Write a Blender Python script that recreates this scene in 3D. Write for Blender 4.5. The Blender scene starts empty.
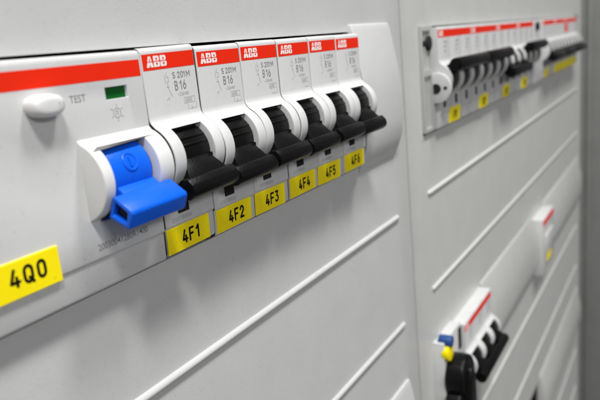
import bpy, bmesh, math, random
from mathutils import Vector, Matrix
random.seed(4)
S = 0.001                                   # everything below is modelled in millimetres
scene = bpy.context.scene
COL = scene.collection
YP = 4.0                                    # depth of the sheet-metal cover behind the breaker fronts

# ------------------------------------------------------------------ materials
def material(name, color, rough=0.45, var=0.03, bump=0.0, bump_scale=3000, spec=0.5, coat=0.0, smudge=0.0):
    m = bpy.data.materials.new(name); m.use_nodes = True
    nt = m.node_tree; N = nt.nodes; L = nt.links
    b = N['Principled BSDF']
    tc = N.new('ShaderNodeTexCoord')
    n = N.new('ShaderNodeTexNoise'); n.inputs['Scale'].default_value = 55; n.inputs['Detail'].default_value = 6
    L.new(tc.outputs['Object'], n.inputs['Vector'])
    r = N.new('ShaderNodeValToRGB'); r.color_ramp.elements[0].position = .3; r.color_ramp.elements[1].position = .7
    c0 = [max(0, c*(1-var)) for c in color]; c1 = [min(1, c*(1+var)) for c in color]
    r.color_ramp.elements[0].color = (*c0, 1); r.color_ramp.elements[1].color = (*c1, 1)
    L.new(n.outputs['Fac'], r.inputs['Fac'])
    out = r.outputs['Color']
    if smudge:
        n3 = N.new('ShaderNodeTexNoise'); n3.inputs['Scale'].default_value = 420; n3.inputs['Detail'].default_value = 5
        n3.inputs['Roughness'].default_value = .7
        L.new(tc.outputs['Object'], n3.inputs['Vector'])
        r3 = N.new('ShaderNodeValToRGB'); r3.color_ramp.elements[0].position = .30; r3.color_ramp.elements[1].position = .46
        k = 1-smudge
        r3.color_ramp.elements[0].color = (k, k, k*.98, 1); r3.color_ramp.elements[1].color = (1, 1, 1, 1)
        L.new(n3.outputs['Fac'], r3.inputs['Fac'])
        mx = N.new('ShaderNodeMix'); mx.data_type = 'RGBA'; mx.blend_type = 'MULTIPLY'; mx.inputs[0].default_value = 1
        L.new(out, mx.inputs[6]); L.new(r3.outputs['Color'], mx.inputs[7]); out = mx.outputs[2]
    if smudge:          # sparse dust and paint specks
        n5 = N.new('ShaderNodeTexNoise'); n5.inputs['Scale'].default_value = 1100; n5.inputs['Detail'].default_value = 2
        L.new(tc.outputs['Object'], n5.inputs['Vector'])
        r5 = N.new('ShaderNodeValToRGB'); r5.color_ramp.elements[0].position = .69; r5.color_ramp.elements[1].position = .76
        r5.color_ramp.elements[0].color = (1, 1, 1, 1); r5.color_ramp.elements[1].color = (.72, .71, .69, 1)
        L.new(n5.outputs['Fac'], r5.inputs['Fac'])
        mx = N.new('ShaderNodeMix'); mx.data_type = 'RGBA'; mx.blend_type = 'MULTIPLY'; mx.inputs[0].default_value = 1
        L.new(out, mx.inputs[6]); L.new(r5.outputs['Color'], mx.inputs[7]); out = mx.outputs[2]
    L.new(out, b.inputs['Base Color'])
    mr = N.new('ShaderNodeMapRange'); mr.inputs['To Min'].default_value = max(.05, rough-.07); mr.inputs['To Max'].default_value = min(1, rough+.07)
    n4 = N.new('ShaderNodeTexNoise'); n4.inputs['Scale'].default_value = 160; n4.inputs['Detail'].default_value = 5
    L.new(tc.outputs['Object'], n4.inputs['Vector'])
    L.new(n4.outputs['Fac'], mr.inputs['Value']); L.new(mr.outputs['Result'], b.inputs['Roughness'])
    b.inputs['Specular IOR Level'].default_value = spec
    if coat: b.inputs['Coat Weight'].default_value = coat
    if bump:
        n2 = N.new('ShaderNodeTexNoise'); n2.inputs['Scale'].default_value = bump_scale; n2.inputs['Detail'].default_value = 3
        L.new(tc.outputs['Object'], n2.inputs['Vector'])
        bp = N.new('ShaderNodeBump'); bp.inputs['Strength'].default_value = bump; bp.inputs['Distance'].default_value = .0001
        L.new(n2.outputs['Fac'], bp.inputs['Height']); L.new(bp.outputs['Normal'], b.inputs['Normal'])
    return m

M = {
    'panel':  material('light_grey_powder_coat', (.525, .528, .525), .40, .03, .34, 1500, smudge=.05),
    'panel2': material('light_grey_powder_coat_far_light_tint', (.535, .535, .52), .42, .03, .3, 1500, smudge=.05),  # same coat, tinted warmer to stand in for different light on this cover
    'strip':  material('grey_strip_plastic', (.56, .56, .555), .42, .02, .1, 2500, smudge=.03),
    'strip2': material('grey_strip_plastic_far', (.50, .50, .485), .45, .02, .1, 2500, smudge=.03),
    'case':   material('breaker_grey_plastic', (.595, .597, .595), .42, .02, .12, 4000, smudge=.05),
    'white':  material('white_plastic', (.69, .69, .68), .38, .02, .06, 3000),
    'plate_grey': material('end_plate_grey', (.40, .40, .395), .45, .03, .1, 4000, smudge=.08),
    'lip':    material('lip_grey_plastic', (.56, .56, .56), .45, .03, .1, 4000, smudge=.08),
    'black':  material('black_plastic', (.004, .004, .0042), .30, .12, .6, 2600, spec=.16),
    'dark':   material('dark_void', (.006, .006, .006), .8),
    'blue':   material('blue_plastic', (.001, .105, .70), .34, .06, .3, 3000, spec=.3, smudge=.1),
    'red':    material('red_print', (.80, .022, .004), .45, .03, .05, spec=.2),
    'ink':    material('grey_ink', (.18, .18, .185), .5),
    'ink2':   material('pale_grey_ink', (.37, .37, .375), .5),
    'inkw':   material('white_ink', (.86, .84, .82), .45),
    'yellow': material('yellow_label_tape', (1.0, .80, .004), .45, .04, .08, spec=.2, smudge=.03),
    'blk':    material('black_label_ink', (.006, .006, .005), .5, spec=.15),
    'green':  material('green_indicator_lens', (.001, .10, .012), .3, .1, spec=.3),
    'frame':  material('dark_grey_frame_paint', (.18, .185, .175), .5, .06, .1),
    'navy':   material('dark_blue_plastic', (.012, .06, .22), .4),
    'floor_dark': material('dark_room_floor', (.05, .05, .05), .7),
}

# ------------------------------------------------------------------ mesh helpers (mm, x right, y into the wall, z up)
def box(bm, x0, x1, y0, y1, z0, z1):
    v = [bm.verts.new(p) for p in ((x0,y0,z0),(x1,y0,z0),(x1,y1,z0),(x0,y1,z0),(x0,y0,z1),(x1,y0,z1),(x1,y1,z1),(x0,y1,z1))]
    for f in ((3,2,1,0),(4,5,6,7),(0,1,5,4),(1,2,6,5),(2,3,7,6),(3,0,4,7)): bm.faces.new([v[i] for i in f])
def prism(bm, prof, x0, x1):
    """extrude a (y, z) outline along x"""
    a = [bm.verts.new((x0, y, z)) for y, z in prof]; b = [bm.verts.new((x1, y, z)) for y, z in prof]
    n = len(prof)
    bm.faces.new(a); bm.faces.new(b[::-1])
    for i in range(n): bm.faces.new((a[i], b[i], b[(i+1) % n], a[(i+1) % n]))
def prism_y(bm, outline, y0, y1):
    """extrude an (x, z) outline along y"""
    a = [bm.verts.new((x, y0, z)) for x, z in outline]; b = [bm.verts.new((x, y1, z)) for x, z in outline]
    n = len(outline)
    bm.faces.new(a); bm.faces.new(b[::-1])
    for i in range(n): bm.faces.new((a[i], b[i], b[(i+1) % n], a[(i+1) % n]))
def circle(cx, cy, r, n=32, r2=None, a0=0, a1=2*math.pi):
    r2 = r2 or r
    return [(cx+r*math.cos(a0+(a1-a0)*i/n), cy+r2*math.sin(a0+(a1-a0)*i/n)) for i in range(n)]
def mesh_of(bm, name, mat, cut=None, bevel=0, seg=2, angle=30, smooth=True):
    bmesh.ops.recalc_face_normals(bm, faces=bm.faces)
    me = bpy.data.meshes.new(name); bm.to_mesh(me); bm.free()
    if cut is not None or bevel:
        o = bpy.data.objects.new('tmp', me); COL.objects.link(o); co = None
        if cut is not None:
            bmesh.ops.recalc_face_normals(cut, faces=cut.faces)
            cm = bpy.data.meshes.new('tmp'); cut.to_mesh(cm); cut.free()
            co = bpy.data.objects.new('tmp', cm); COL.objects.link(co)
            md = o.modifiers.new('b', 'BOOLEAN'); md.object = co; md.operation = 'DIFFERENCE'; md.solver = 'EXACT'
        if bevel:
            md = o.modifiers.new('v', 'BEVEL'); md.width = bevel; md.segments = seg; md.limit_method = 'ANGLE'
            md.angle_limit = math.radians(angle); md.harden_normals = False
        dg = bpy.context.evaluated_depsgraph_get(); dg.update()
        me2 = bpy.data.meshes.new_from_object(o.evaluated_get(dg))
        bpy.data.objects.remove(o)
        if co: bpy.data.objects.remove(co)
        me = me2; me.name = name
    me.transform(Matrix.Scale(S, 4))
    me.materials.clear(); me.materials.append(mat)
    if smooth:
        me.polygons.foreach_set('use_smooth', [True]*len(me.polygons))
        me.set_sharp_from_angle(angle=math.radians(34))
    return me
def link(name, me, parent=None, loc=None):
    o = bpy.data.objects.new(name, me); COL.objects.link(o)
    if parent: o.parent = parent
    if loc: o.location = [c*S for c in loc]
    return o
def part(name, bm, mat, parent, **k): return link(name, mesh_of(bm, name, mat, **k), parent)
def thing(name, label, cat, loc=(0,0,0), group=None):
    o = bpy.data.objects.new(name, None); COL.objects.link(o)
    o.empty_display_size = .005
    o.location = [c*S for c in loc]; o['label'] = label; o['category'] = cat
    if group: o['group'] = group
    return o
def tag(o, label, cat, group=None):
    o['label'] = label; o['category'] = cat
    if group: o['group'] = group
    return o
def copy_tree(o, parent=None):
    c = o.copy(); COL.objects.link(c); c.parent = parent
    for ch in list(o.children): copy_tree(ch, c)
    return c

# lettering: font outlines laid on a vertical face; stroked glyphs for the tape labels
def text_mesh(items, y, mat, name='lettering'):
    """items: (string, x, z_baseline, cap height, width factor, weight)"""
    out = bmesh.new()
    for s, x, z, h, w, wt in items:
        cu = bpy.data.curves.new('t', 'FONT'); cu.body = s; cu.size = h/.70; cu.offset = wt; cu.resolution_u = 4
        o = bpy.data.objects.new('tmp', cu); COL.objects.link(o)
        dg = bpy.context.evaluated_depsgraph_get(); dg.update()
        me = bpy.data.meshes.new_from_object(o.evaluated_get(dg)); bpy.data.objects.remove(o)
        me.transform(Matrix(((w,0,0,x),(0,0,-1,y),(0,1,0,z),(0,0,0,1))))
        out.from_mesh(me); bpy.data.meshes.remove(me)
    me = bpy.data.meshes.new(name); out.to_mesh(me); out.free(); me.transform(Matrix.Scale(S, 4)); me.materials.append(mat)
    return me
def strokes(bm, lines, x0, z0, w, h, r, y, depth=.05):
    """flat ribbon strokes; each piece ends a hair above the one before so no two faces share a plane"""
    k = 0
    for ln in lines:
        P = [Vector((x0+a*w, 0, z0+b*h)) for a, b in ln]
        for i in range(len(P)-1):
            d = (P[i+1]-P[i]); L = d.length
            if L < 1e-6: continue
            d.normalize(); n = Vector((-d.z, 0, d.x))*r; k += 1; yy = y-depth-.002*(k % 9)
            prism_y(bm, [((P[i]+n).x, (P[i]+n).z), ((P[i+1]+n).x, (P[i+1]+n).z), ((P[i+1]-n).x, (P[i+1]-n).z), ((P[i]-n).x, (P[i]-n).z)], yy, y+.05)
        for p in P:
            k += 1
            prism_y(bm, circle(p.x, p.z, r*.995, 10), y-depth-.002*(k % 9)-.001, y+.05)
def arc(cx, cy, rx, ry, a0, a1, n=10):
    return [(cx+rx*math.cos(math.radians(a0+(a1-a0)*i/n)), cy+ry*math.sin(math.radians(a0+(a1-a0)*i/n))) for i in range(n+1)]
G = {   # plain engineering numerals and capitals, on a 1 x 1 cell
    '4': [[(.50,1),(.05,.24),(.98,.24)], [(.70,.52),(.70,0)]],
    'F': [[(.08,0),(.08,1),(.92,1)], [(.08,.52),(.78,.52)]],
    '1': [[(.12,.74),(.55,1),(.55,0)]],
    '2': [arc(.5,.70,.43,.30,170,-20)+[(.06,0),(.96,0)]],
    '3': [[(.1,1),(.88,1),(.46,.60)]+arc(.46,.30,.46,.30,90,-150)],
    '5': [[(.88,1),(.18,1),(.12,.52)]+arc(.48,.32,.44,.32,120,-150)],
    '6': [[(.62,1),(.12,.46)], arc(.5,.31,.42,.31,0,360,18)],
    'S': [arc(.5,.74,.42,.26,30,270)+arc(.5,.25,.44,.25,90,-150)],
    'M': [[(.05,0),(.05,1),(.5,.3),(.95,1),(.95,0)]],
    'B': [[(.1,0),(.1,1),(.5,1)]+arc(.5,.76,.36,.24,90,-90)+[(.1,.52)], [(.5,.52)]+arc(.52,.26,.40,.26,90,-90)+[(.1,0)]],
    'Q': [arc(.5,.70,.44,.30,0,180)+arc(.5,.30,.44,.30,180,360)+[(.94,.70)], [(.58,.26),(.98,-.06)]],
    '0': [arc(.5,.70,.40,.30,0,180)+arc(.5,.30,.40,.30,180,360)+[(.90,.70)]],
}
def glyphs(bm, s, x, z, w, h, r, y, pitch):
    for i, c in enumerate(s): strokes(bm, G[c], x+i*pitch, z, w, h, r, y)

# ------------------------------------------------------------------ breaker geometry
BC, BZ, BR = 2.1, -23.7, 7.7                # axis and radius of the toggle boss
def boss_arc(r=BR, n=26):
    a = math.acos(BC/r)                    # where the circle meets the front face
    return [(BC-r*math.cos(t), BZ+r*math.sin(t)) for t in [a-2*a*i/n for i in range(n+1)]]
def case_profile():
    arc_ = boss_arc()
    top = [(28, -.2), (1.0, -.2), (.35, -.38), (.05, -.9), (0, -1.4), (0, -14.4), (-.08, -15.2), (-.35, -15.8), (-.9, -16.35)]
    mid = [p for p in arc_ if p[0] < -1.2]
    low = [(-.5, -31.0), (0, -31.8), (0, -38.7), (.12, -39.0), (.45, -39.25), (.7, -44.8), (.95, -45.4), (2.0, -45.75), (28, -45.75)]
    return top+mid+low
def plain_profile():
    return [(28, -.2), (1.0, -.2), (.35, -.38), (.05, -.9), (0, -1.4), (0, -38.7), (.12, -39.0), (.45, -39.25), (.7, -44.8), (.95, -45.4), (2.0, -45.75), (28, -45.75)]
MW = 17.5
def drum_bm(x0, x1, r=6.3):
    bm = bmesh.new(); prism(bm, circle(BC, BZ, r, 40), x0, x1); return bm
def lever_profile(dy=0, dz=0):
    return [(-3.9,-24.6), (-5.6,-26.3), (-7.6,-28.2), (-8.7,-29.8), (-8.8,-31.0), (-8.0,-32.1), (-6.6,-32.7), (-5.0,-32.5), (-3.7,-31.6), (-2.9,-30.4), (-1.5,-28.0)]

def abb_logo(bm_w, bm_r, x, z, w, h, y):
    """three block capitals, each cut by a thin horizontal and a thin vertical line"""
    lw = w/3.25
    for i, c in enumerate('ABB'):
        a = x+i*(w-lw)/2
        if c == 'A':
            prism_y(bm_w, [(a-.04*lw, z), (a+.33*lw, z+h), (a+.47*lw, z+h), (a+.47*lw, z)], y, y+.03)
            prism_y(bm_w, [(a+.53*lw, z), (a+.53*lw, z+h), (a+.67*lw, z+h), (a+1.04*lw, z)], y, y+.03)
            cuts = [(a+.40*lw, a+.60*lw, z, z+.16*h), (a+.42*lw, a+.58*lw, z+.60*h, z+.74*h)]
        else:
            prism_y(bm_w, [(a, z), (a, z+h), (a+.47*lw, z+h), (a+.47*lw, z)], y, y+.03)
            prism_y(bm_w, [(a+.53*lw, z), (a+.53*lw, z+h), (a+.8*lw, z+h), (a+.93*lw, z+.86*h), (a+.93*lw, z+.64*h), (a+.82*lw, z+.5*h), (a+lw, z+.4*h), (a+lw, z+.14*h), (a+.85*lw, z)], y, y+.03)
            cuts = [(a+.36*lw, a+.66*lw, z+.20*h, z+.36*h), (a+.36*lw, a+.62*lw, z+.64*h, z+.80*h)]
        for cx0, cx1, cz0, cz1 in cuts: box(bm_r, cx0, cx1, y-.02, y+.02, cz0, cz1)
    box(bm_r, x-.1, x+w+.1, y-.025, y+.02, z+.47*h, z+.54*h)

def breaker(poles, on, label, loc, group, single=False, tall_tape=None, tape=None, stripe_parts=1, first_label=None):
    W = MW*poles
    SA, SB = (3.7, 13.8) if single else (2.7, 14.8)
    t = thing('circuit_breaker', label, 'circuit breaker', loc, group)
    bm = bmesh.new(); prism(bm, case_profile(), .2, W-.2)
    cut = bmesh.new()
    for p in range(poles):
        x = MW*p
        box(cut, x+SA, x+SB, -12, 9.5, -32.6 if single else -30.2, -17.5)
        if p: box(cut, x-.16, x+.16, -9, 1.4, -47, 1)
    part('housing', bm, M['case'], t, cut=cut, bevel=.4, seg=3, angle=40)
    for p in range(poles):
        x = MW*p
        bm = bmesh.new(); box(bm, x+4.5, x+8.0, -.35 if single else -.12, 2.9, -36.5, -32.2)
        part('latch_slot', bm, M['dark'], t)
    if single:      # dark strips added in the gaps between cases, standing in for shade
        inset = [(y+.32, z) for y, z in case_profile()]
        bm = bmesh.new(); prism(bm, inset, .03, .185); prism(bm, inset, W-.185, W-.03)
        part('gap_shade', bm, M['dark'], t, smooth=False)
    # printed stripe
    bm = bmesh.new(); box(bm, .5, W-.5, -.035, .4, -4.9, -1.55)
    st = part('red_stripe', bm, M['red'], t)
    bw, br_ = bmesh.new(), bmesh.new()
    abb_logo(bw, br_, 1.75, -4.3, 6.1, 2.3, -.06)
    lg = part('logo', bw, M['inkw'], st, smooth=False); part('logo_gap', br_, M['red'], lg, smooth=False)
    # print on the face of each pole (only the single-pole ones are near enough to be read)
    if single:
        bm = bmesh.new()
        for ch_, gx in zip('S201M', (9.15, 10.75, 11.85, 12.75, 13.75)): strokes(bm, G[ch_], gx, -7.15, 1.2 if ch_ == 'M' else .78, 1.2, .095, 0, .02)
        for ch_, gx in zip('B16', (9.45, 11.1, 12.25)): strokes(bm, G[ch_], gx, -9.75, .95, 1.85, .12, 0, .02)
        part('lettering', bm, M['ink'], t, smooth=False)
        link('fine_print', text_mesh([('~230/400', 10.0, -11.15, .75, .93, 0), ('6000', 12.2, -12.75, .85, 1.0, 0), ('3', 14.0, -14.6, .8, 1, 0)], -.03, M['ink2']), t)
        bm = bmesh.new()
        strokes(bm, [[(0,0),(1,0),(1,1),(0,1),(0,0)], [(.3,-.1),(.3,-1.1),(1.1,-1.1),(1.1,-.1)]], 11.9, -12.95, 3.7, 1.25, .05, 0, .02)
        strokes(bm, [[(.5,1),(.5,.82),(.75,.82),(.75,.66),(.5,.66),(.5,.5)], [(.2,.6),(.2,.9)], [(.5,.48),(1.0,.12)], [(.5,.1),(.5,0)], [(.3,.48),(.7,.48)], [(.1,.02),(.4,.10)]], 6.2, -11.7, 2.0, 6.0, .07, 0, .02)
        part('symbol', bm, M['ink2'], t, smooth=False)
        link('fine_print', text_mesh([('2CDS271001R0165', 2.2, -38.2, .95, .62, 0)], -.03, M['ink2']), t)
    else:
        bm = bmesh.new()
        for p in range(poles):
            for k in range(3): box(bm, MW*p+8.6, MW*p+13.2-k, -.03, .3, -7.6-2.0*k, -6.7-2.0*k)
        part('fine_print', bm, M['ink2'], t, smooth=False)
    # toggles
    for p in range(poles):
        x = MW*p
        bm = drum_bm(x+SA+.25, x+SB-.25, 6.3 if single else 6.9)
        for a in (0, 24, -24) if on else (35, 62, 20):      # raised grip teeth on the drum
            aa = math.radians(a); cy, cz = BC-6.3*math.cos(aa), BZ+6.3*math.sin(aa)
            prism(bm, circle(cy, cz, .35, 8), x+4.3, x+13.2)
        if not on:
            box(bm, x+12.9, x+13.75, -4.6, -1.5, -26.2, -24.4)
        if single:
            # flared web from drum to finger bar
            v = {}
            for sx, xx0, xx1 in ((0, 4.6, 2.0), (1, 12.9, 15.5)):
                v[sx] = [bm.verts.new(q) for q in ((x+xx0,-4.1,-24.4),(x+xx1,-7.0,-28.4),(x+xx1,-4.2,-31.3),(x+xx0,-.9,-28.6))]
            a, b = v[0], v[1]
            bm.faces.new(a); bm.faces.new(b[::-1])
            for i in range(4): bm.faces.new((a[i], b[i], b[(i+1) % 4], a[(i+1) % 4]))
        else:
            pr = [(-2.5,-21.5), (-6.2,-18.6), (-7.8,-15.6), (-5.4,-15.2), (-1.5,-18.6)] if on else [(-3.6,-23.4), (-6.6,-25.2), (-8.9,-28.4), (-7.6,-31.2), (-5.2,-31.6), (-1.5,-28.8)]
            prism(bm, pr, x+3.4, x+14.2)
        tg = part('toggle', bm, M['black'], t, bevel=.35, seg=2, angle=40)
        if single:
            bm = bmesh.new()
            prism(bm, [(-7.4,-27.9), (-8.6,-29.2), (-9.0,-30.4), (-8.6,-31.6), (-7.4,-32.5), (-5.8,-32.7), (-4.4,-32.0), (-3.8,-30.8), (-4.2,-29.2), (-5.6,-28.0)], x+.6, x+16.9)
            part('finger_bar', bm, M['black'], tg, bevel=.3, seg=2, angle=20)
    if not single:
        bm = bmesh.new(); cy, cz = (-7.4, -17.2) if on else (-7.4, -29.4)
        prism(bm, circle(cy, cz, 3.0, 24), 1.2, W-1.2)
        part('tie_bar', bm, M['black'], t, bevel=.5, seg=2, angle=50)
    if tape:
        label_tape(t, tape)
    return t
def label_tape(t, txt):
    bm = bmesh.new()
    prism(bm, [(.24,-39.35), (.5,-39.30), (.9,-45.1), (.49,-45.25)], .25, 15.1)
    tp = part('label_tape', bm, M['yellow'], t, bevel=.08, seg=1)
    bm = bmesh.new(); glyphs(bm, txt, .3, .2, 1.5, 2.75, .27, 0, 2.35)
    sl = Matrix.Rotation(math.atan2(.56, -5.9)-math.pi, 4, 'X')
    me = mesh_of(bm, 'lettering', M['blk'], smooth=False)
    me.transform(Matrix.Translation((5.0*S, .42*S, -43.85*S)) @ Matrix.Rotation(math.radians(2.4), 4, 'X'))
    link('lettering', me, tp)
    return tp

# ------------------------------------------------------------------ row of single-pole breakers (front row)
GROUP1 = 'single pole breakers of the front row'
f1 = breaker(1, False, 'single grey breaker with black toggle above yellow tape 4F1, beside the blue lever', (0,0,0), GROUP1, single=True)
singles = [f1]
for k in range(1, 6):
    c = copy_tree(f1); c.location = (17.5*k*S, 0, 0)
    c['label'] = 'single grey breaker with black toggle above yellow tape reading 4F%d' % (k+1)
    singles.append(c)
for k, c in enumerate(singles):
    label_tape(c, '4F%d' % (k+1))
tilt = [(-.7, .3), (-.15, -.1), (.1, .1), (-.1, 0), (.12, .05), (0, -.05)]
for c, (a, dz) in zip(singles, tilt):
    c.rotation_euler = (0, math.radians(a), 0); c.location.z += dz*S
f1.location.x += -.22*S
for k, c in enumerate(singles):
    for ch in c.children:
        if ch.name.startswith('toggle'):
            R = Matrix.Rotation(math.radians((-1.2, 1.8, -.6, .4, -1.6, 1.1)[k]), 4, 'X'); p = Vector((0, BC*S, BZ*S))
            ch.rotation_euler = R.to_euler(); ch.location = p-R @ p
        elif ch.name.startswith('label_tape'):
            ch.location.x = (.1, -.05, .2, -.12, .05, .25)[k]*S; ch.location.z = (-.05, .1, -.08, .06, 0, .1)[k]*S
            ch.rotation_euler = (0, math.radians((.2, -.5, .4, -.3, .6, -.6)[k]), 0)
for c in singles: 
    c.location.y += random.uniform(-.12, .12)*S

# ------------------------------------------------------------------ residual current device with the blue lever
t = thing('residual_current_device', 'wide grey switch with blue lever, white test button and yellow tape 4Q0', 'safety switch', (0,0,0))
bm = bmesh.new(); prism(bm, plain_profile(), -70, -19.5); 
bm2 = bmesh.new(); prism(bm2, plain_profile(), -70, -.15)
cut = bmesh.new(); box(cut, -10.75, -4.85, -2, 2, -9.15, -6.8); box(cut, -17, -4.6, -12, 9.5, -32.0, -17.3)
bm.free()
part('housing', bm2, M['case'], t, cut=cut, bevel=.45, seg=3, angle=40)
bm = bmesh.new()
hood = [(1.6, -15.6)]+[(-.3, -15.75)]+[p for p in boss_arc(BR+.15, 22) if p[0] < -.6]+[(-.3, -31.3), (1.6, -31.4)]
prism(bm, hood, -19.6, -.35)
cut = bmesh.new(); box(cut, -17, -4.7, -12, 9.5, -33.5, -17.45)
part('lever_hood', bm, M['white'], t, cut=cut, bevel=.32, seg=3, angle=40)
bm = bmesh.new(); box(bm, -71, -.55, -.035, .4, -5.35, -2.05); part('red_stripe', bm, M['red'], t)
bm = bmesh.new(); box(bm, -10.7, -4.9, .75, 1.9, -9.1, -6.85); part('indicator_window', bm, M['green'], t)
# test button
bm = bmesh.new(); rings = []
for h, s in ((.6, .93), (0, 1.0), (-1.6, 1.0), (-2.3, .95), (-2.8, .84), (-3.05, .66), (-3.12, .4)):
    ring = []
    for i in range(40):
        a = 2*math.pi*i/40; ca, sa = math.cos(a), math.sin(a)
        x = 3.55*s*math.copysign(abs(ca)**.82, ca); z = 2.0*s*math.copysign(abs(sa)**.82, sa)
        ring.append(bm.verts.new((-26.0+x, h, -8.4+z)))
    rings.append(ring)
for a, b in zip(rings, rings[1:]):
    for i in range(40): bm.faces.new((a[i], a[(i+1) % 40], b[(i+1) % 40], b[i]))
bm.faces.new(rings[-1]); bm.faces.new(rings[0][::-1])
tb = part('test_button', bm, M['white'], t)
link('lettering', text_mesh([('T  T', -24.6, -8.6, .55, 1.0, 0)], -3.16, M['ink2']), tb)
link('lettering', text_mesh([('TEST', -19.6, -8.75, 1.35, .92, 0)], -.03, M['ink']), t)
bm = bmesh.new()
strokes(bm, [arc(.5,.5,.28,.28,0,360,18), [(.42,.38),(.42,.62),(.56,.62),(.56,.38)]]+[[(.5+.38*math.cos(a), .5+.38*math.sin(a)), (.5+.5*math.cos(a), .5+.5*math.sin(a))] for a in [math.pi*k/3+.5 for k in range(6)]], -10.2, -13.6, 3.4, 3.4, .10, 0, .02)
part('symbol', bm, M['ink2'], t, smooth=False)
link('fine_print', text_mesh([('20030041280R1400', -18.9, -37.4, 1.35, .88, .01)], -.03, M['ink']), t)
# lever: drum, neck, and the hollow finger grip
bm = drum_bm(-16.2, -5.5, 6.5)
for a in (24, 12, 0): pass
prism(bm, [(-3.6,-25.0), (-7.6,-28.1), (-6.2,-30.8), (-1.5,-28.6)], -15.4, -5.2)
lv = part('lever', bm, M['blue'], t, bevel=.4, seg=3, angle=40)
bm = bmesh.new()
outer = [(-5.7,-26.3), (-9.7,-29.0), (-10.0,-29.6), (-8.9,-32.4), (-8.3,-32.8), (-3.6,-30.6)]
prism(bm, outer, -18.3, -2.4)
cut = bmesh.new(); prism(cut, [(-5.9,-27.6), (-8.6,-29.5), (-7.9,-31.5), (-4.7,-30.1)], -20, -8)
part('finger_grip', bm, M['blue'], lv, cut=cut, bevel=.45, seg=3, angle=40)
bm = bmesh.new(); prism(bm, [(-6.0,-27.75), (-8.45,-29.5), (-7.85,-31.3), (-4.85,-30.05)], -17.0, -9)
part('hollow_shade', bm, M['dark'], lv)  # dark plug put inside the grip opening in place of its shade
bm = bmesh.new()       # embossed power mark on the drum
def on_drum(u, w, lift=.0):
    th = math.radians(23)+w/6.5; r = 6.5+lift
    return (-10.9+u, BC-r*math.cos(th), BZ+r*math.sin(th))
ringv = []
for i in range(28):
    a = 2*math.pi*i/28; row = []
    for j in range(8):
        b = 2*math.pi*j/8; rr = 1.75+.28*math.cos(b)
        row.append(bm.verts.new(on_drum(rr*math.cos(a), rr*math.sin(a), .24*math.sin(b))))
    ringv.append(row)
for i in range(28):
    for j in range(8): bm.faces.new((ringv[i][j], ringv[(i+1) % 28][j], ringv[(i+1) % 28][(j+1) % 8], ringv[i][(j+1) % 8]))
q = [bm.verts.new(on_drum(u, w, l)) for l in (-.2, .22) for u, w in ((-.22,-1), (.22,-1), (.22,1), (-.22,1))]
for f in ((0,1,2,3),(7,6,5,4),(0,4,5,1),(1,5,6,2),(2,6,7,3),(3,7,4,0)): bm.faces.new([q[i] for i in f])
part('emblem', bm, M['blue'], lv)
bm = bmesh.new(); box(bm, -5.45, -4.75, -2.6, 2, -26.5, -25.2); prism(bm, circle(BC, BZ, 5.6, 32), -16.9, -4.65)
part('pivot', bm, M['dark'], t)
bm = bmesh.new(); box(bm, -44.9, -28.15, -.32, .3, -39.75, -33.15)
tp = part('label_tape', bm, M['yellow'], t, bevel=.08, seg=1)
bm = bmesh.new(); glyphs(bm, '4Q0', -38.5, -37.5, 1.75, 2.85, .29, -.32, 2.75)
part('lettering', bm, M['blk'], tp, smooth=False)

# ------------------------------------------------------------------ cover sheets with slots and embossed ribs
def cover(name, label, x0, x1, z0, z1, slots, ribs, y, mat):
    t = thing(name, label, 'panel', ((x0+x1)/2, y, z0))
    ox, oz = (x0+x1)/2, z0
    bm = bmesh.new(); box(bm, x0-ox, x1-ox, 0, 1.5, 0, z1-z0)
    cut = bmesh.new()
    for a, b, c, d in slots: box(cut, a-ox, b-ox, -3, 5, c-oz, d-oz)
    part('sheet', bm, mat, t, cut=cut, bevel=.5, seg=3, angle=40)
    for a, b, z in ribs:
        bm = bmesh.new(); rows = []
        n = 9; ends = [(a, .05), (a+.25, .55), (a+.7, .85), (a+1.5, 1), (b-1.5, 1), (b-.7, .85), (b-.25, .55), (b, .05)]
        for x, s in ends:
            rows.append([bm.verts.new((x-ox, .35-1.45*s*math.sin(math.pi*i/(n-1)), z-oz+1.15*(.35+.65*s)*math.cos(math.pi*i/(n-1)))) for i in range(n)])
        for r0, r1 in zip(rows, rows[1:]):
            for i in range(n-1): bm.faces.new((r0[i], r0[i+1], r1[i+1], r1[i]))
        bm.faces.new(rows[0]); bm.faces.new(rows[-1][::-1])
        part('rib', bm, mat, t)
    return t
SL = .5
cover('cover_panel', 'large pale grey steel cover carrying the front row of breakers', -420, 152.6, -460, 260,
      [(-400, 138, -47, SL), (-400, 138, -198, -151+SL)],
      [(-400, 139.6, -74.7), (-400, 139.6, -122.2), (-400, 139.6, -225.2), (-400, 139.6, -272.5), (-400, 139.6, 75), (-400, 139.6, 123)], YP, M['panel'])
XR = 652
rib_r = []
for z0 in (0, -150, -300, -450):
    rib_r += [(174.8, 640, z0-73.6), (174.8, 640, z0-120.2)]
cover('cover_panel', 'far pale grey steel cover behind the blurred breakers at right', 153.3, XR+14, -700, 260,
      [(173, 645, z0-47, z0+SL) for z0 in (0, -150, -300, -450)],
      rib_r+[(174.8, 640, 76), (174.8, 640, 124)], YP-.3, M['panel2'])

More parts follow.
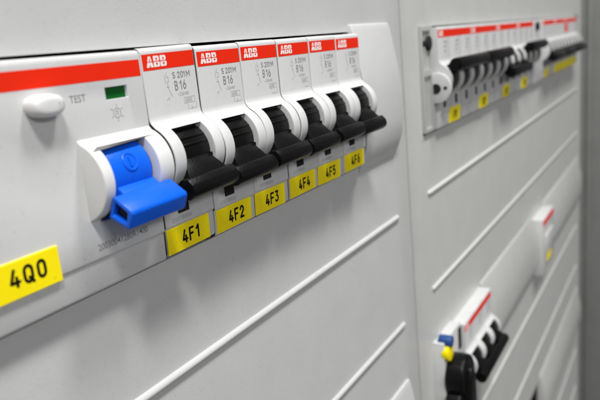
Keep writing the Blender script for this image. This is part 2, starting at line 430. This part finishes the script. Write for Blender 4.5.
def blank_strip(label, x0, x1, z0, mat='strip2'):
    t = bmesh.new()
    prism(t, [(6, 2.2), (3.8, 2.95), (3.1, 2.75), (2.4, .5), (-.2, -14), (-.95, -22), (-.85, -33), (-.2, -40), (1.6, -44.6), (2.1, -45.5), (2.35, -46.0), (3.2, -48.5), (3.8, -48.8), (6, -48.2)], 0, x1-x0)
    o = link('blanking_strip', mesh_of(t, 'blanking_strip', M[mat], bevel=.4, seg=3, angle=24))
    o.location = (x0*S, 0, z0*S)
    tag(o, label, 'blanking strip', 'blanking strips closing unused slots')
    return o
blank_strip('grey blanking strip at the right end of the front row, beside tape 4F6', 105.5, 139, 0, 'strip')
blank_strip('grey blanking strip low on the near cover, below its two ribs', -400, 139, -151, 'strip')
blank_strip('blurred grey blanking strip between the black knob switch and the small lone module', 254.8, 399.5, -150)
blank_strip('blurred grey blanking strip between the small lone module and the dark frame', 448, 644, -150)
blank_strip('blurred grey blanking strip at the lower right, lowest but one in view', 428, 644, -300)
blank_strip('blurred grey blanking strip at the bottom right corner beside the dark frame', 178, 644, -450)

# dark enclosure behind the slots, post on the right
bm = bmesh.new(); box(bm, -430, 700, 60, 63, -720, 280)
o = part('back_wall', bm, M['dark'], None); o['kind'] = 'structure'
t = thing('cabinet_post', 'dark grey upright cabinet post at the right edge', 'cabinet frame', (XR+14, YP, -700))
bm = bmesh.new(); box(bm, .4, 62, -30, 6, 0, 960)
part('upright', bm, M['frame'], t, bevel=3, seg=4)
bm = bmesh.new(); box(bm, 8, 62, -44, -30.2, 0, 960)
part('gasket_edge', bm, M['black'], t, bevel=2, seg=3)
bm = bmesh.new(); box(bm, -1.6, .3, -11, -7, 0, 960); part('edge_trim', bm, M['frame'], t, bevel=.6, seg=2)

# ------------------------------------------------------------------ second row, out of focus
GROUP2 = 'multi pole breakers of the far row'
XA = 187.0
def tape_plain(t, x, w, txt=None):
    bm = bmesh.new(); prism(bm, [(-.2,-38.0), (.3,-37.9), (1.25,-45.0), (.55,-45.2)], x, x+w)
    tp = part('label_tape', bm, M['yellow'], t, bevel=.08, seg=1)
    if txt:
        bm = bmesh.new(); glyphs(bm, txt, 0, 0, 1.9, 3.4, .3, 0, 2.7)
        me = mesh_of(bm, 'lettering', M['blk'], smooth=False)
        me.transform(Matrix.Translation(((x+w/2-2.2)*S, .1*S, -43.4*S)) @ Matrix.Rotation(math.radians(5.4), 4, 'X'))
        link('lettering', me, tp)
a = breaker(3, True, 'far three pole breaker with raised black bar, beside the end plate with dark holes', (XA, 0, 0), GROUP2)
b = copy_tree(a); b.location.x = (XA+52.7)*S; b['label'] = 'far three pole breaker with raised black bar, second from the end plate with dark holes'
d = copy_tree(a); d.location.x = (XA+158.1)*S; d['label'] = 'far three pole breaker with raised black bar, right of the one whose bar is down'
c = breaker(3, False, 'far three pole breaker with lowered black bar between two with raised bars', (XA+105.4, 0, 0), GROUP2)
e1 = copy_tree(c); e1.location.x = 430*S; e1['label'] = 'far three pole breaker with lowered bar, just right of the round black screw cap'
e2 = copy_tree(c); e2.location.x = 482.7*S; e2['label'] = 'far three pole breaker with lowered bar, above the start of the long yellow tape'
e3 = breaker(4, False, 'far four pole breaker with lowered bar under a red vertical stroke, nearest the dark post', (535.4, 0, 0), GROUP2)
for o_, n in ((a, 'F1'), (b, 'F2'), (c, 'F3'), (d, 'F4')): tape_plain(o_, 13.5, 17, n)
tape_plain(e1, 11, 16)
tape_plain(e2, 2, 50); tape_plain(e3, 0, 68)
bm = bmesh.new(); box(bm, 1, 17, -.04, .3, -13.2, -5.2); part('red_stripe', bm, M['red'], e3)

# end plate left of the far row
t = thing('end_plate', 'grey end plate with round dark holes left of the far row of breakers', 'end plate', (172.4, 0, 0))
bm = bmesh.new(); box(bm, 0, 14.2, 2.2, 14, -45.6, .6)
cut = bmesh.new(); box(cut, 1.4, 10.6, 0, 3.2, -44, -21); box(cut, 1.4, 10.6, 0, 3.0, -18, -1.6)
part('plate', bm, M['plate_grey'], t, cut=cut, bevel=.4, seg=2)
for x, z, r in ((9.2, -6.8, 3.1), (2.2, -6.8, 1.3)):
    bm = bmesh.new(); prism_y(bm, circle(x, z, r, 24), 1.6, 6); part('screw', bm, M['dark'], t, bevel=.3)
bm = bmesh.new(); prism(bm, circle(.9, -27.0, 6.9, 40), 12.4, 14.5)
dk = part('pivot_disc', bm, M['case'], t, bevel=.4, seg=2)
for y, z, r in ((-3.4, -27.0, .8), (1.0, -27.3, 2.3)):
    bm = bmesh.new(); prism(bm, circle(y, z, r, 20), 12.2, 13); part('screw', bm, M['dark'], dk)
# spacer with a screw cap between the groups of the far row
t = thing('spacer', 'narrow white spacer with a black screw cap between the groups of the far row', 'spacer', (XA+211, 0, 0))
bm = bmesh.new(); box(bm, .3, 31.6, .6, 14, -45.6, -.4); part('plate', bm, M['case'], t, bevel=.4, seg=2)
bm = bmesh.new(); prism_y(bm, circle(12.5, -5.2, 3.0, 24), -1.6, 2); part('screw', bm, M['black'], t, bevel=.4)

# ------------------------------------------------------------------ third row: knob switch and a lone breaker
k3 = copy_tree(c)
for ch in list(k3.children):
    if ch.name.startswith('label_tape'):
        for g in list(ch.children): bpy.data.objects.remove(g)
        bpy.data.objects.remove(ch)
k3.location = (200.5*S, -3*S, -148.6*S); k3['label'] = 'blurred three pole breaker with lowered toggles right of the big black knob'; k3['group'] = 'breakers of the lower far row'
bm = bmesh.new(); prism(bm, [(-.2,-38.0), (.3,-37.9), (1.25,-45.0), (.55,-45.2)], 0, 9); part('label_tape', bm, M['yellow'], k3, bevel=.08, seg=1)
lone = thing('signal_module', 'small lone grey module with red stripe and yellow tape on the far cover', 'module', (401, -5, -150))
bm = bmesh.new(); prism(bm, plain_profile(), .2, 46); part('housing', bm, M['case'], lone, bevel=.4, seg=2, angle=40)
bm = bmesh.new(); box(bm, .6, 45.6, -.05, .4, -6.0, -1.4); part('red_stripe', bm, M['red'], lone)
bm = bmesh.new(); box(bm, 6, 38, -1.2, .4, -30, -14); part('front_panel', bm, M['strip'], lone, bevel=.6, seg=2)
bm = bmesh.new(); box(bm, 16, 32, -.35, .3, -38.5, -32); part('label_tape', bm, M['yellow'], lone, bevel=.08, seg=1)

t = thing('rotary_switch', 'big black rotary knob on a white plate with blue and yellow markers', 'switch', (172.5, 0, -146.4))
bm = bmesh.new(); box(bm, 0, 26.6, -1.4, 14, -46, -.3); part('plate', bm, M['case'], t, bevel=.5, seg=2)
bm = bmesh.new(); box(bm, 22.4, 26.4, -2.0, 0, -14, -2.4); part('dark_slot', bm, M['dark'], t, bevel=.6)
bm = bmesh.new(); prism_y(bm, circle(4.0, -.4, 2.9, 28), -4.4, 2); part('marker', bm, M['navy'], t, bevel=.4)
bm = bmesh.new(); prism_y(bm, circle(4.0, -5.9, 4.4, 28), -3.6, 0); part('marker', bm, M['yellow'], t, bevel=.4)
bm = bmesh.new(); prism_y(bm, circle(1.8, -9.0, 1.2, 20), -1.6, 2); part('screw', bm, M['dark'], t)
bm = bmesh.new()
prism_y(bm, circle(9.2, -20.0, 10.6, 48), -10.5, -1.0)
kn = part('knob', bm, M['black'], t, bevel=1.8, seg=4, angle=40)
bm = bmesh.new(); prism_y(bm, circle(7.0, -36.0, 11.6, 48), -9.5, -1.2); part('knob_base', bm, M['black'], kn, bevel=2.0, seg=4, angle=40)
bm = bmesh.new(); prism_y(bm, [(3,-42), (11,-42), (13.5,-34), (13,-20), (10.5,-14.5), (7,-14.5), (4,-20), (2.5,-33)], -13, -6); part('grip', bm, M['black'], kn, bevel=2.2, seg=4, angle=40)

# ------------------------------------------------------------------ light: two ceiling fittings above the cabinet, soft room fill from the world
def area(name, loc, target, sx, sy, power, col):
    l = bpy.data.lights.new(name, 'AREA'); l.shape = 'RECTANGLE'; l.size = sx; l.size_y = sy; l.energy = power; l.color = col
    o = bpy.data.objects.new(name, l); COL.objects.link(o); o.location = loc
    o.rotation_euler = (Vector(target)-Vector(loc)).to_track_quat('-Z', 'Y').to_euler()
    return o
area('ceiling_light', (-.42, -.50, 1.15), (.05, 0, -.03), .22, .18, 16.5, (1, .993, .98))
area('ceiling_light', (.34, -.46, 1.15), (.05, 0, -.03), .22, .18, 11.5, (1, .993, .98))
area('front_fill', (-.75, -2.3, 1.0), (.1, 0, -.05), .9, .3, 19, (1, .99, .98))  # added frontal fill to brighten the labels, not a known fitting
w = bpy.data.worlds.new('World'); scene.world = w; w.use_nodes = True
nt = w.node_tree; bg = nt.nodes['Background']
tc = nt.nodes.new('ShaderNodeTexCoord'); dt = nt.nodes.new('ShaderNodeVectorMath'); dt.operation = 'DOT_PRODUCT'
dt.inputs[1].default_value = (-.12, -.93, .35)
rp = nt.nodes.new('ShaderNodeValToRGB'); mr = nt.nodes.new('ShaderNodeMapRange'); mr.inputs['From Min'].default_value = -1
nt.links.new(tc.outputs['Generated'], dt.inputs[0]); nt.links.new(dt.outputs['Value'], mr.inputs['Value']); nt.links.new(mr.outputs['Result'], rp.inputs['Fac'])
rp.color_ramp.elements[0].color = (.30, .30, .30, 1); rp.color_ramp.elements[1].color = (.97, .98, 1, 1)
rp.color_ramp.elements[0].position = .3
nt.links.new(rp.outputs['Color'], bg.inputs['Color']); bg.inputs['Strength'].default_value = .21

# ------------------------------------------------------------------ camera (solved from the photograph)
cam = bpy.data.cameras.new('Camera'); co = bpy.data.objects.new('Camera', cam); COL.objects.link(co)
r = Vector((0.50096826, -0.86040675, -0.09343999)).normalized(); u = Vector((0.24655733, 0.03839248, 0.96836744)).normalized()
f = Vector((0.82960249, 0.50815966, -0.231373)).normalized()
co.matrix_world = Matrix(((r.x, u.x, -f.x, -101.0623*S), (r.y, u.y, -f.y, -96.8971*S), (r.z, u.z, -f.z, -2.3217*S), (0, 0, 0, 1)))
cam.sensor_width = 36; cam.lens = 648.853/600*36; cam.clip_start = .004; cam.clip_end = 50
cam.dof.use_dof = True; cam.dof.focus_distance = .162; cam.dof.aperture_fstop = 23
scene.camera = co
scene.view_settings.view_transform = 'Standard'; scene.view_settings.look = 'None'; scene.view_settings.exposure = 0
scene.render.engine = 'CYCLES'
